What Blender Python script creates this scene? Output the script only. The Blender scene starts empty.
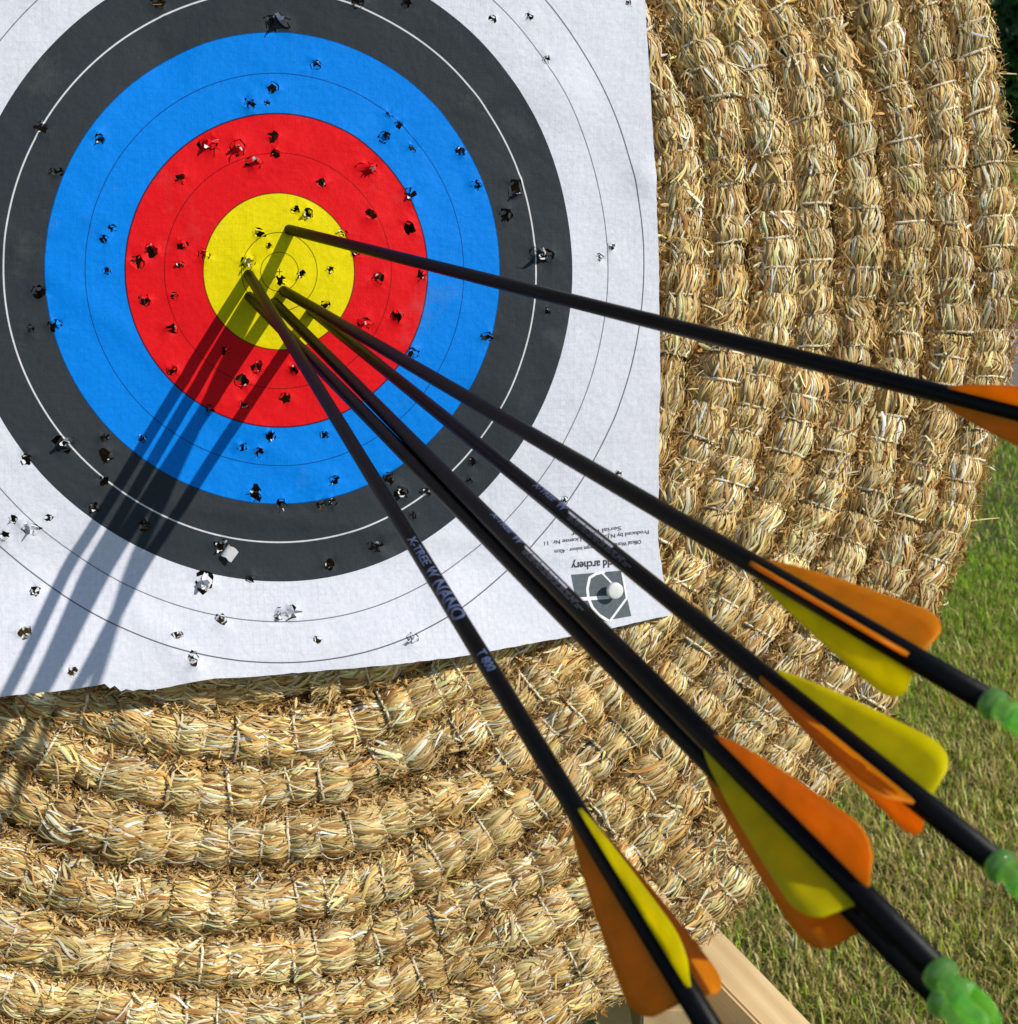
import bpy, math, random
import numpy as np
from mathutils import Matrix, Vector
from mathutils.geometry import delaunay_2d_cdt

# ------------------------------------------------------------------ basics
S = bpy.context.scene
COL = S.collection
rng = np.random.default_rng(7)
random.seed(11)
rad = math.radians

def link(o, parent=None):
    COL.objects.link(o)
    if parent is not None:
        o.parent = parent
    return o

def empty(name, mat, label, cat, group=None):
    o = bpy.data.objects.new(name, None)
    o.empty_display_size = 0.05
    COL.objects.link(o)
    o.matrix_world = mat
    tag(o, label, cat, group)
    return o

def tag(o, label=None, cat=None, group=None, kind=None):
    if label: o['label'] = label
    if cat: o['category'] = cat
    if group: o['group'] = group
    if kind: o['kind'] = kind
    return o

def np_mesh(name, V, F, mat, col=None, uv=None, vec=None, smooth=False, parent=None):
    """V (n,3); F list of (m,k) int arrays (quads and/or tris) -> one mesh object"""
    V = np.asarray(V, np.float32)
    if not isinstance(F, (list, tuple)) or (len(F) and np.ndim(F[0]) == 1):
        F = [np.asarray(F)]
    F = [np.asarray(f, np.int32) for f in F if len(f)]
    me = bpy.data.meshes.new(name)
    me.vertices.add(len(V)); me.vertices.foreach_set('co', V.ravel())
    idx = np.concatenate([f.ravel() for f in F])
    tot = np.concatenate([np.full(len(f), f.shape[1], np.int32) for f in F])
    start = np.concatenate([[0], np.cumsum(tot)[:-1]]).astype(np.int32)
    me.loops.add(len(idx)); me.loops.foreach_set('vertex_index', idx)
    me.polygons.add(len(tot)); me.polygons.foreach_set('loop_start', start)
    if smooth:
        me.polygons.foreach_set('use_smooth', np.ones(len(tot), bool))
    if col is not None:
        a = me.color_attributes.new('tint', 'FLOAT_COLOR', 'POINT')
        c = np.ones((len(V), 4), np.float32); c[:, :3] = col
        a.data.foreach_set('color', c.ravel())
    if vec is not None:
        a = me.attributes.new('print', 'FLOAT_VECTOR', 'POINT')
        a.data.foreach_set('vector', np.asarray(vec, np.float32).ravel())
    if uv is not None:
        a = me.attributes.new('along', 'FLOAT_VECTOR', 'POINT')
        a.data.foreach_set('vector', np.asarray(uv, np.float32).ravel())
    me.update(); me.validate()
    me.materials.append(mat)
    o = bpy.data.objects.new(name, me)
    return link(o, parent)

# ------------------------------------------------------------------ material helper
class NT:
    def __init__(s, name):
        s.m = bpy.data.materials.new(name); s.m.use_nodes = True
        s.t = s.m.node_tree; s.t.nodes.clear()
        s.out = s.t.nodes.new('ShaderNodeOutputMaterial')
    def n(s, typ, ins=None, **kw):
        nd = s.t.nodes.new(typ)
        for k, v in kw.items(): setattr(nd, k, v)
        for k, v in (ins or {}).items(): s.put(nd, k, v)
        return nd
    def put(s, nd, k, v):
        sock = nd.inputs[k]
        if isinstance(v, bpy.types.NodeSocket): s.t.links.new(v, sock)
        elif isinstance(v, bpy.types.Node): s.t.links.new(v.outputs[0], sock)
        else:
            if hasattr(sock, 'default_value') and sock.type == 'RGBA' and len(v) == 3: v = (*v, 1)
            sock.default_value = v
    def math(s, op, a, b=0.0, c=None):
        ins = {0: a, 1: b}
        if c is not None: ins[2] = c
        return s.n('ShaderNodeMath', ins, operation=op).outputs[0]
    def mix(s, f, a, b, blend='MIX'):
        nd = s.n('ShaderNodeMix', data_type='RGBA', blend_type=blend)
        s.put(nd, 0, f); s.put(nd, 6, a); s.put(nd, 7, b)
        return nd.outputs[2]
    def noise(s, scale, vec=None, detail=4, rough=.55, out=0):
        nd = s.n('ShaderNodeTexNoise', {'Scale': scale, 'Detail': detail, 'Roughness': rough})
        if vec is not None: s.put(nd, 'Vector', vec)
        return nd.outputs[out]
    def ramp(s, fac, stops, interp='LINEAR'):
        nd = s.n('ShaderNodeValToRGB', {0: fac}); cr = nd.color_ramp; cr.interpolation = interp
        while len(cr.elements) > 1: cr.elements.remove(cr.elements[-1])
        cr.elements[0].position = stops[0][0]; cr.elements[0].color = (*stops[0][1], 1)
        for p, c in stops[1:]:
            e = cr.elements.new(p); e.color = (*c, 1)
        return nd.outputs[0]
    def bump(s, h, strength=.3, dist=.001):
        return s.n('ShaderNodeBump', {'Height': h, 'Strength': strength, 'Distance': dist}).outputs[0]
    def bsdf(s, **kw):
        nd = s.n('ShaderNodeBsdfPrincipled')
        for k, v in kw.items(): s.put(nd, k.replace('_', ' '), v)
        return nd
    def done(s, sh):
        s.t.links.new(sh.outputs[0] if isinstance(sh, bpy.types.Node) else sh, s.out.inputs[0]); return s.m

# ------------------------------------------------------------------ where the camera and the leaning boss stand
PITCH = rad(20.0)
CAM = Vector((0, 0, 1.25))
RIGHT = Vector((1, 0, 0)); FWD = Vector((0, math.cos(PITCH), -math.sin(PITCH))); UP = Vector((0, math.sin(PITCH), math.cos(PITCH)))
# the straw boss leans back on its stand, turned a little from the viewer; its frame is x right, y up the face, z out of the face
RB = ((0.971355244, -0.010145018, 0.237415392), (0.010145018, -0.996406973, -0.084084618), (0.237415392, 0.084084618, -0.967762217))
def c2w(v):  # right, down, forward -> world vector
    return RIGHT*v[0] - UP*v[1] + FWD*v[2]
BX = c2w(RB[0]); BY = c2w(RB[1]); BZ = c2w(RB[2])
ORG = CAM + c2w((-.118764219, -.124217763, .680386158))
BOSS = Matrix(((BX.x, BY.x, BZ.x, ORG.x), (BX.y, BY.y, BZ.y, ORG.y), (BX.z, BY.z, BZ.z, ORG.z), (0, 0, 0, 1)))
def on_boss(x, y, z): return BOSS @ Vector((x*.001, y*.001, z*.001))
SUN_E, SKY_E, EXPO = 4.3, .11, 0.0

# ------------------------------------------------------------------ materials
def m_straw(name, rough=.42, gain=1.0):
    t = NT(name)
    c = t.n('ShaderNodeAttribute', attribute_name='tint').outputs['Color']
    al = t.n('ShaderNodeAttribute', attribute_name='along').outputs['Vector']
    mp = t.n('ShaderNodeMapping', {'Vector': al, 'Scale': (1.2, 14, 1)}).outputs[0]
    streak = t.noise(1.6, mp, 3, .6)
    f = t.n('ShaderNodeMapRange', {0: streak, 1: .3, 2: .7, 3: .66, 4: 1.2}).outputs[0]
    cc = t.n('ShaderNodeVectorMath', {0: c, 'Scale': f}, operation='SCALE').outputs[0]
    b = t.bsdf(Base_Color=cc, Roughness=rough, Normal=t.bump(streak, .35, .0006))
    t.put(b, 'Specular IOR Level', .34)
    tr = t.n('ShaderNodeBsdfTranslucent', {'Color': cc})
    return t.done(t.n('ShaderNodeMixShader', {0: .12, 1: b, 2: tr}))
M_STRAW = m_straw('straw_fibre')
M_TWINE = m_straw('sisal_twine', .7)

def m_core():
    t = NT('packed_chaff')
    n = t.noise(160, None, 5, .7)
    c = t.ramp(n, [(.3, (.055, .030, .011)), (.55, (.17, .10, .036)), (.75, (.36, .23, .09))])
    return t.done(t.bsdf(Base_Color=c, Roughness=.85, Normal=t.bump(n, .8, .004)))
M_CORE = m_core()

def m_paper():
    t = NT('printed_paper')
    v = t.n('ShaderNodeAttribute', attribute_name='print').outputs['Vector']
    sx = t.n('ShaderNodeSeparateXYZ', {0: v})
    x, y = sx.outputs[0], sx.outputs[1]
    r = t.math('SQRT', t.math('ADD', t.math('MULTIPLY', x, x), t.math('MULTIPLY', y, y)))
    col = t.ramp(t.math('DIVIDE', r, 250.0), [(0, (.80, .66, .002)), (40/250, (.74, .008, .012)), (80/250, (.001, .215, .76)),
                 (120/250, (.034, .041, .047)), (160/250, (.70, .71, .775))], 'CONSTANT')
    def line(c, r0, w, colr, k=1.0):
        d = t.math('ABSOLUTE', t.math('SUBTRACT', r, r0))
        f = t.n('ShaderNodeMapRange', {0: d, 1: w*.6, 2: w*1.25, 3: k, 4: 0.0}).outputs[0]
        return t.mix(f, c, colr)
    for r0, w, cl, k in ((10, .22, (.03, .028, .0), .85), (20, .24, (.03, .028, .0), .85), (40, .34, (.05, .012, .004), .9), (60, .24, (.08, .004, .006), .75),
                      (80, .42, (.012, .006, .02), .9), (100, .25, (.004, .02, .11), .8), (120, .35, (.004, .03, .10), .7), (140, .42, (.75, .75, .76), .95), (180, .30, (.08, .08, .09), .85), (200, .36, (.05, .05, .06), .9)):
        col = line(col, r0, w, cl, k)
    cx = t.math('MINIMUM', t.math('ABSOLUTE', x), t.math('ABSOLUTE', y))
    cf = t.math('MULTIPLY', t.math('LESS_THAN', cx, .22), t.math('LESS_THAN', r, 1.6))
    col = t.mix(cf, col, (.05, .045, 0))
    # woven reinforcing scrim showing through the paper: fine threads both ways, uneven ink
    nz = t.noise(.02, v, 3)
    def thread(c, per):
        a = t.math('ABSOLUTE', t.math('SUBTRACT', t.math('FRACT', t.math('DIVIDE', c, per)), .5))
        return t.n('ShaderNodeMapRange', {0: a, 1: .0, 2: .11, 3: 1.0, 4: 0.0}).outputs[0]
    wob = t.math('MULTIPLY', t.noise(.05, v, 2), 3.0)
    g = t.math('MAXIMUM', thread(t.math('ADD', x, wob), 3.6), t.math('MULTIPLY', thread(t.math('ADD', y, wob), 3.9), .8))
    patch = t.n('ShaderNodeMapRange', {0: t.noise(.035, v, 4), 1: .35, 2: .65, 3: .1, 4: 1.0}).outputs[0]
    g = t.math('MULTIPLY', g, patch)
    sm_ = t.noise(.4, v, 6, .65)
    ink = t.n('ShaderNodeMapRange', {0: sm_, 1: .3, 2: .75, 3: .88, 4: 1.06}).outputs[0]
    shade = t.math('MULTIPLY', ink, t.math('SUBTRACT', 1.0, t.math('MULTIPLY', g, .085)))
    col = t.n('ShaderNodeVectorMath', {0: col, 'Scale': shade}, operation='SCALE').outputs[0]
    # a little grey handling dirt on the paper
    dirt = t.n('ShaderNodeMapRange', {0: t.noise(.018, v, 6, .7), 1: .58, 2: .75, 3: 0.0, 4: .16}).outputs[0]
    col = t.mix(dirt, col, (.25, .24, .22))
    back = t.n('ShaderNodeNewGeometry').outputs['Backfacing']
    col = t.mix(back, col, (.74, .73, .71))
    h = t.math('ADD', t.math('MULTIPLY', g, .07), t.math('ADD', t.math('MULTIPLY', t.noise(.045, v, 5, .55), 3.2), t.math('MULTIPLY', sm_, .22)))
    b = t.bsdf(Base_Color=col, Roughness=.55, Normal=t.bump(h, .45, .0011))
    t.put(b, 'Specular IOR Level', .08)
    tr = t.n('ShaderNodeBsdfTranslucent', {'Color': col})
    return t.done(t.n('ShaderNodeMixShader', {0: .06, 1: b, 2: tr}))
M_PAPER = m_paper()

def m_plain(name, c, rough=.5, spec=.5, noise=0., scale=300, bump=0.):
    t = NT(name)
    n = t.noise(scale, t.n('ShaderNodeTexCoord').outputs['Object'], 4)
    f = t.n('ShaderNodeMapRange', {0: n, 1: .3, 2: .7, 3: 1-noise, 4: 1+noise}).outputs[0]
    cc = t.n('ShaderNodeVectorMath', {0: tuple(c), 'Scale': f}, operation='SCALE').outputs[0]
    b = t.bsdf(Base_Color=cc, Roughness=rough)
    t.put(b, 'Specular IOR Level', spec)
    if bump: t.put(b, 'Normal', t.bump(n, bump, .0005))
    return t.done(b)
M_INK = m_plain('printing_ink', (.05, .055, .06), .6, .3, .25, 900)
M_INKW = m_plain('white_print', (.78, .78, .79), .6, .3, .06)
M_EMBLEM = m_plain('grey_print', (.085, .105, .115), .6, .3, .2, 500)
M_PIN = m_plain('white_pin_plastic', (.74, .76, .72), .3, .5, .04)
M_STEEL = m_plain('steel', (.45, .45, .46), .3, .5)
M_SHAFT = m_plain('carbon_shaft', (.0035, .0035, .0045), .38, .11, .3, 1500, .15)
M_STRIPE = m_plain('shaft_stripe', (.62, .62, .66), .45, .3, .2, 1800)
M_LETTER = m_plain('shaft_lettering', (.095, .13, .25), .4, .5, .3, 1800)
M_LETTER2 = m_plain('shaft_small_print', (.11, .11, .13), .45, .4, .3, 1800)

def m_vane(name, c):
    t = NT(name)
    n = t.noise(120, t.n('ShaderNodeTexCoord').outputs['Object'], 4)
    f = t.n('ShaderNodeMapRange', {0: n, 1: .3, 2: .7, 3: .86, 4: 1.06}).outputs[0]
    cc = t.n('ShaderNodeVectorMath', {0: tuple(c), 'Scale': f}, operation='SCALE').outputs[0]
    b = t.bsdf(Base_Color=cc, Roughness=.42, Normal=t.bump(n, .08, .0005)); t.put(b, 'Specular IOR Level', .35)
    tr = t.n('ShaderNodeBsdfTranslucent', {'Color': cc})
    return t.done(t.n('ShaderNodeMixShader', {0: .66, 1: b, 2: tr}))
M_ORANGE = m_vane('orange_vane_plastic', (1.0, .40, .008))
M_YELLOW = m_vane('yellow_vane_plastic', (.98, .88, .004))

def m_nock():
    t = NT('green_nock_plastic')
    b = t.bsdf(Base_Color=(.46, .98, .24), Roughness=.03, IOR=1.45); t.put(b, 'Transmission Weight', .82)
    tr = t.n('ShaderNodeBsdfTranslucent', {'Color': (.52, 1.0, .24, 1)})
    return t.done(t.n('ShaderNodeMixShader', {0: .17, 1: b, 2: tr}))
M_NOCK = m_nock()

def m_wood():
    t = NT('planed_pine')
    tc = t.n('ShaderNodeTexCoord').outputs['Object']
    mp = t.n('ShaderNodeMapping', {'Vector': tc, 'Scale': (22, 22, 1.3)}).outputs[0]
    wv = t.n('ShaderNodeTexWave', {'Vector': mp, 'Scale': .6, 'Distortion': 11.0, 'Detail': 4.0, 'Detail Scale': .5}, bands_direction='X').outputs['Fac']
    fine = t.noise(6, t.n('ShaderNodeMapping', {'Vector': tc, 'Scale': (160, 160, 3)}).outputs[0], 4, .7)
    c = t.ramp(wv, [(0, (.52, .345, .155)), (.55, (.58, .40, .19)), (1, (.62, .445, .225))])
    c = t.mix(t.n('ShaderNodeMapRange', {0: fine, 1: .35, 2: .75, 3: 0., 4: .45}).outputs[0], c, (.40, .26, .13))
    sp = t.noise(7, t.n('ShaderNodeMapping', {'Vector': tc, 'Scale': (1, 1, .35)}).outputs[0], 3)
    c = t.mix(t.n('ShaderNodeMapRange', {0: sp, 1: .62, 2: .72, 3: 0., 4: .6}).outputs[0], c, (.30, .19, .09))
    return t.done(t.bsdf(Base_Color=c, Roughness=.68, Normal=t.bump(fine, .35, .001)))
M_WOOD = m_wood()

def m_blade(name, trans=.3):
    t = NT(name)
    c = t.n('ShaderNodeAttribute', attribute_name='tint').outputs['Color']
    b = t.bsdf(Base_Color=c, Roughness=.5); t.put(b, 'Specular IOR Level', .4)
    tr = t.n('ShaderNodeBsdfTranslucent', {'Color': c})
    return t.done(t.n('ShaderNodeMixShader', {0: trans, 1: b, 2: tr}))
M_BLADE = m_blade('grass_blade', .35)
M_LEAF = m_blade('hedge_leaf', .2)

def m_ground():
    t = NT('turf_soil')
    tc = t.n('ShaderNodeTexCoord').outputs['Object']
    a = t.noise(1.3, tc, 6, .65); b_ = t.noise(45, tc, 6, .75)
    c = t.ramp(b_, [(.28, (.035, .036, .010)), (.5, (.10, .098, .026)), (.72, (.21, .185, .06))])
    c = t.mix(t.n('ShaderNodeMapRange', {0: a, 1: .4, 2: .65, 3: 0., 4: .5}).outputs[0], c, (.045, .075, .012))
    return t.done(t.bsdf(Base_Color=c, Roughness=.9, Normal=t.bump(b_, .9, .012)))
def m_path():
    t = NT('gravel_path')
    tc = t.n('ShaderNodeTexCoord').outputs['Object']
    a = t.noise(2.2, tc, 6, .6); b_ = t.noise(140, tc, 5, .8)
    c = t.ramp(b_, [(.25, (.09, .08, .075)), (.5, (.20, .185, .17)), (.75, (.33, .31, .29))])
    c = t.mix(t.n('ShaderNodeMapRange', {0: a, 1: .45, 2: .65, 3: 0., 4: .5}).outputs[0], c, (.19, .14, .08))
    return t.done(t.bsdf(Base_Color=c, Roughness=.9, Normal=t.bump(b_, .6, .006)))
def m_bark():
    t = NT('bark')
    tc = t.n('ShaderNodeTexCoord').outputs['Object']
    n = t.noise(8, t.n('ShaderNodeMapping', {'Vector': tc, 'Scale': (4, 4, .8)}).outputs[0], 6, .7)
    return t.done(t.bsdf(Base_Color=t.ramp(n, [(.3, (.02, .014, .009)), (.7, (.09, .065, .045))]), Roughness=.9, Normal=t.bump(n, .8, .02)))

# ------------------------------------------------------------------ the straw boss: one long coil of straw rope sewn with twine
CX, CY = -35.0, 11.0                       # centre of the coil on the face, mm
Z0 = -16.9                                 # depth of the rope's axis behind the paper plane
TB = [29, 58, 87, 116, 145, 174, 203, 232, 262, 289, 320, 354, 387, 416, 445, 471]     # radii straight down
TR = [31, 60, 89, 118, 146, 175, 204, 232, 261, 292, 319, 345, 373, 404, 434, 462]     # the same turns a quarter further on
TN = TB[1:] + [478]
def coil_r(th):
    """th: degrees wound on from straight down, 360 per turn"""
    i = np.clip((th // 360).astype(int), 0, len(TB)-1); u = th - 360*i
    tb, tr, tn = np.array(TB, float)[i], np.array(TR, float)[i], np.array(TN, float)[i]
    r = np.where(u < 90, tb + (tr-tb)*u/90, tr + (tn-tr)*(u-90)/270)
    # the coils sag and flatten towards the lower left, where the butt has been patched
    a = (u + 180) % 360 - 180
    w = np.interp(a, [-110, -75, -52, -35, -22, -12, 0, 12, 28, 60], [0, -10, -20, -22, -17, -9, -2, 3, 5, 0])
    return r + w*np.clip((r-120)/160, 0, 1)
def coil_xy(th):
    r = coil_r(th); a = np.radians(th - 90)
    return np.stack([CX + r*np.cos(a), CY + r*np.sin(a)], -1)
ths = np.arange(0, 360*16 + 1, .5)
pts = coil_xy(ths)
arc = np.concatenate([[0], np.cumsum(np.linalg.norm(np.diff(pts, axis=0), axis=1))])
SEG = 16.2
nseg = int(arc[-1] // SEG)
knots = SEG*np.arange(nseg+1) + rng.normal(0, 1.1, nseg+1)
knots = np.clip(knots, 0, arc[-1]-.01)
def at_len(s):
    th = np.interp(s, arc, ths)
    p = coil_xy(th); q = coil_xy(th + .4)
    T = q - p; T /= np.linalg.norm(T, axis=-1, keepdims=True)
    N = np.stack([T[..., 1], -T[..., 0]], -1)      # outward
    return p, T, N
def wobble(s):
    return 1.1*np.sin(s*.031) + 1.0*np.sin(s*.0173+2) , .9*np.sin(s*.041+1) + .8*np.sin(s*.089)
mid = .5*(knots[1:] + knots[:-1])
pm, _, _ = at_len(mid)
inframe = (pm[:, 0] > -185) & (pm[:, 1] < 205)
covered = (np.abs(pm[:, 0]) < 180) & (pm[:, 1] > -168) & (pm[:, 1] < 190)
edge_r = np.hypot(pm[:, 0]-CX, pm[:, 1]-CY)
dens = np.where(covered, 4, np.where(inframe, 250, 95))
dens = (dens*np.clip(rng.normal(1, .14, nseg), .6, 1.4)).astype(int)
segsize = np.clip(rng.normal(1.0, .085, nseg), .78, 1.2)
segfray = np.where(rng.random(nseg) < .10, rng.uniform(.25, .6, nseg), rng.uniform(.04, .20, nseg))
ang = np.degrees(np.arctan2(pm[:, 1]-CY, pm[:, 0]-CX))
segfray = np.where((ang > -125) & (ang < -106) & (edge_r > 330), np.maximum(segfray, .35), segfray)
segfray = np.where((pm[:, 0] < -95) & (pm[:, 1] < -225), np.maximum(segfray, .22), segfray)
seglat = rng.normal(0, 1.1, nseg)
segtone = rng.normal(0, 1, nseg); segskew = rng.normal(0, .16, nseg)
RW, RH = 14.2, 13.2
PAL = np.array([[.70, .465, .17], [.78, .565, .25], [.60, .355, .105], [.86, .675, .36], [.43, .215, .055], [.64, .46, .15], [.93, .82, .58], [.27, .12, .032], [.58, .455, .17], [.82, .69, .46]])
PW = np.array([.17, .16, .14, .12, .10, .08, .07, .07, .05, .04]); PW /= PW.sum()

def ribbons(cent, wdir, width, tint, along, cup=None, nrm=None):
    """cent (n,k,3), wdir (n,k,3), width (n,k): three verts across, slightly cupped"""
    n, k, _ = cent.shape
    h = .5*width[..., None]*wdir
    V = np.stack([cent-h, cent if nrm is None else cent+nrm*(.22*width)[..., None], cent+h], 2)     # n,k,3,3
    base = (np.arange(n)*k*3)[:, None, None]
    a = (np.arange(k-1)*3)[None, :, None] + np.arange(2)[None, None, :] + base
    F = np.stack([a, a+1, a+4, a+3], -1).reshape(-1, 4)
    C = np.repeat(tint[:, None, :], k*3, 1).reshape(-1, 3)
    al = np.zeros((n, k, 3, 3)); al[..., 0] = along[..., None]; al[..., 1] = np.array([0, .5, 1.0])[None, None, :] + rng.random((n, 1, 1))*40
    return V.reshape(-1, 3), F, C, al.reshape(-1, 3)

def rope_ribbons(sid, K=7):
    n = len(sid)
    u = np.linspace(0, 1, K)[None, :]
    L0 = knots[sid][:, None]; L1 = knots[sid+1][:, None]
    t0 = rng.uniform(-.10, .03, n)[:, None]; t1 = rng.uniform(.97, 1.10, n)[:, None]
    short = rng.random(n) < .24
    cut = rng.uniform(.35, .8, n)[:, None]
    flip = rng.random(n) < .5
    t1 = np.where(short[:, None] & flip[:, None], t0+cut*(t1-t0), t1)
    t0 = np.where(short[:, None] & ~flip[:, None], t1-cut*(t1-t0), t0)
    t = t0 + (t1-t0)*u
    s = np.clip(L0 + t*(L1-L0), 0, arc[-1]-.1)
    p, T, N = at_len(s)
    phi0 = rng.uniform(-1.75, 1.75, n); phi0 = np.where(rng.random(n) < .35, rng.normal(0, .65, n), phi0)
    phi = phi0[:, None] + rng.normal(0, .14, n)[:, None]*(u-.5)*2 + segskew[sid][:, None]*(u-.5) + rng.normal(0, .02, (n, 1))*np.sin(u*6)
    d = np.abs(t - np.round(t))                      # distance to the nearest binding
    prof = .785 + .275*np.clip(np.sin(np.pi*np.clip(d*1.0, 0, .5)), 0, 1)**.6
    lay = rng.normal(-.01, .05, n)[:, None]
    prof = prof*segsize[sid][:, None] + lay
    fray = rng.random(n) < segfray[sid]
    end = np.where(rng.random(n) < .5, 1.0, 0.0)[:, None]
    lift = np.where(fray[:, None], np.clip(np.abs(u-(1-end)) - .35, 0, 1)**1.6*rng.uniform(2, 11, n)[:, None], 0)
    prof = prof + lift/RH
    phi = phi + np.where(fray[:, None], lift*rng.normal(0, .06, n)[:, None], 0)
    wl, wz = wobble(s)
    a = RW*np.sin(phi)*prof + wl + seglat[sid][:, None]; b = RH*np.cos(phi)*prof + wz
    cent = np.concatenate([p + N*a[..., None], (Z0 + b)[..., None]], -1)
    tang = np.gradient(cent, axis=1); tang /= np.linalg.norm(tang, axis=-1, keepdims=True) + 1e-9
    nr = np.concatenate([N*np.sin(phi)[..., None], np.cos(phi)[..., None]], -1)
    nr -= tang*(nr*tang).sum(-1, keepdims=True); nr /= np.linalg.norm(nr, axis=-1, keepdims=True)+1e-9
    wd = np.cross(tang, nr)
    tw = rng.normal(0, .25, n)[:, None] + rng.normal(0, .25, n)[:, None]*(u-.5)
    wd2 = wd*np.cos(tw)[..., None] + nr*np.sin(tw)[..., None]; nr2 = nr*np.cos(tw)[..., None] - wd*np.sin(tw)[..., None]
    w = rng.gamma(4, .24, n).clip(.32, 2.5)
    width = w[:, None]*(1-.35*np.abs(u-.5)**2*2)*np.where(np.abs(u-.5) > .49, .6, 1)
    k = rng.choice(len(PAL), n, p=PW)
    tint = np.minimum(PAL[k]*np.exp(rng.normal(.08, .30, n))[:, None], .95)
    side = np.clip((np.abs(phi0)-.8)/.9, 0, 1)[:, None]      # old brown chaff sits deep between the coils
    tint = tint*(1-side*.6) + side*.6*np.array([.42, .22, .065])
    tint *= (1 + .09*segtone[sid])[:, None]
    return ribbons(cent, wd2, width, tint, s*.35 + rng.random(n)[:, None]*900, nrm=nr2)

def chaff(n, r_fun, lo, hi, zr, dark=.6, inside=True):
    """loose broken bits lying in the grooves"""
    s = rng.uniform(0, arc[-1], n*4); p, T, N = at_len(s)
    if inside:
        ok = (p[:, 0] > -300) & ~((np.abs(p[:, 0]) < 192) & (p[:, 1] > -188) & (p[:, 1] < 195))
        keep = ok & ((p[:, 0] > -185) & (p[:, 1] < 200) | (rng.random(len(s)) < .35))
        s, p, T, N = s[keep][:n], p[keep][:n], T[keep][:n], N[keep][:n]
    n = len(s)
    phi = r_fun(n)
    wl, wz = wobble(s)
    rr = np.where(np.abs(phi) > .9, rng.uniform(.92, 1.36, n), rng.uniform(.92, 1.05, n))
    c = np.concatenate([p + N*(RW*np.sin(phi)*rr + wl)[:, None], (Z0 + RH*np.cos(phi)*rr + wz + rng.uniform(*zr, n))[:, None]], -1)
    al = rng.normal(0, 1.0, n); tilt = rng.normal(0, .45, n)
    N3 = np.concatenate([N, np.zeros((n, 1))], -1); T3 = np.concatenate([T, np.zeros((n, 1))], -1); Z3 = np.array([0, 0, 1.0])[None]
    out = N3*np.sin(phi)[:, None] + Z3*np.cos(phi)[:, None]; crs = np.cross(T3, out)
    d = (T3*np.cos(al)[:, None] + crs*np.sin(al)[:, None])*np.cos(tilt)[:, None] + out*np.sin(tilt)[:, None]
    L = rng.uniform(lo, hi, n); K = 4
    u = np.linspace(-.5, .5, K)[None, :, None]
    bend = rng.normal(0, .16, n)[:, None, None]
    cent = c[:, None, :] + d[:, None, :]*u*L[:, None, None] + out[:, None, :]*(u**2*4)*bend*L[:, None, None]
    wd = np.cross(d, out + rng.normal(0, .4, (n, 3))); wd /= np.linalg.norm(wd, axis=-1, keepdims=True)+1e-9
    w = rng.gamma(3.2, .30, n).clip(.3, 2.2)
    width = np.repeat(w[:, None], K, 1)*np.array([.55, 1, 1, .5])[None]
    k = rng.choice(len(PAL), n, p=PW)
    tint = PAL[k]*np.exp(rng.normal(0, .2, n))[:, None]
    dk = (rng.random(n) < dark)[:, None]
    tint = np.minimum(np.where(dk, tint*.5 + .5*np.array([.56, .31, .095]), tint*1.1), .95)
    return ribbons(cent, np.repeat(wd[:, None, :], K, 1), width, tint, (u[..., 0]*L[:, None])*.35 + rng.random(n)[:, None]*900, nrm=np.repeat(out[:, None, :], K, 1))

def clear_sheet(V, F, C, A, k):
    """leave out the fibres (k verts each) that would poke through the paper hanging in front"""
    W = V.reshape(-1, k, 3)
    lo = np.interp(W[..., 0], [-206, -140, -88, -18, 60, 146, 201, 222], [-216, -213, -211, -209, -205, -197, -189, -186])
    hi = np.interp(W[..., 1], [-186, -143, -35, 64, 156, 217], [221, 211, 210, 205, 198, 195])
    bad = ((W[..., 0] > -212) & (W[..., 0] < hi) & (W[..., 1] > lo) & (W[..., 1] < 218) & (W[..., 2] > -2.6)).any(1)
    m = np.repeat(bad, len(F)//len(W))
    return V, F[~m], C, A
def shift(V, off): return (np.asarray(V) - np.array(off))*.001
BO = (CX, -484.0, -100.0)                  # where the boss rests on its stand
boss = empty('straw_boss', BOSS @ Matrix.Translation(Vector(BO)*.001),
             'big round straw archery butt of coiled straw rope sewn with twine, behind the paper target', 'archery butt')

V, F, C, A = clear_sheet(*rope_ribbons(np.repeat(np.arange(nseg), dens)), 21)
np_mesh('straw_coil', shift(V, BO), F, M_STRAW, C, A, smooth=True, parent=boss)

parts = [chaff(82000, lambda n: rng.choice([-1, 1], n)*rng.uniform(.95, 1.75, n), 2.2, 9.5, (-2.0, 4.5), .55),
         chaff(7500, lambda n: rng.normal(0, .8, n), 2.0, 8, (-1, 1.0), .3)]
def join(parts):
    Vs, Fs, Cs, As, o = [], [], [], [], 0
    for v, f, c, a in parts:
        Vs.append(v); Fs.append(f+o); Cs.append(c); As.append(a); o += len(v)
    return np.concatenate(Vs), np.concatenate(Fs), np.concatenate(Cs), np.concatenate(As)
V, F, C, A = clear_sheet(*join(parts), 12)
o = np_mesh('loose_chaff', shift(V, BO), F, M_STRAW, C, A, smooth=True, parent=boss); tag(o, kind='stuff')

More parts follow.
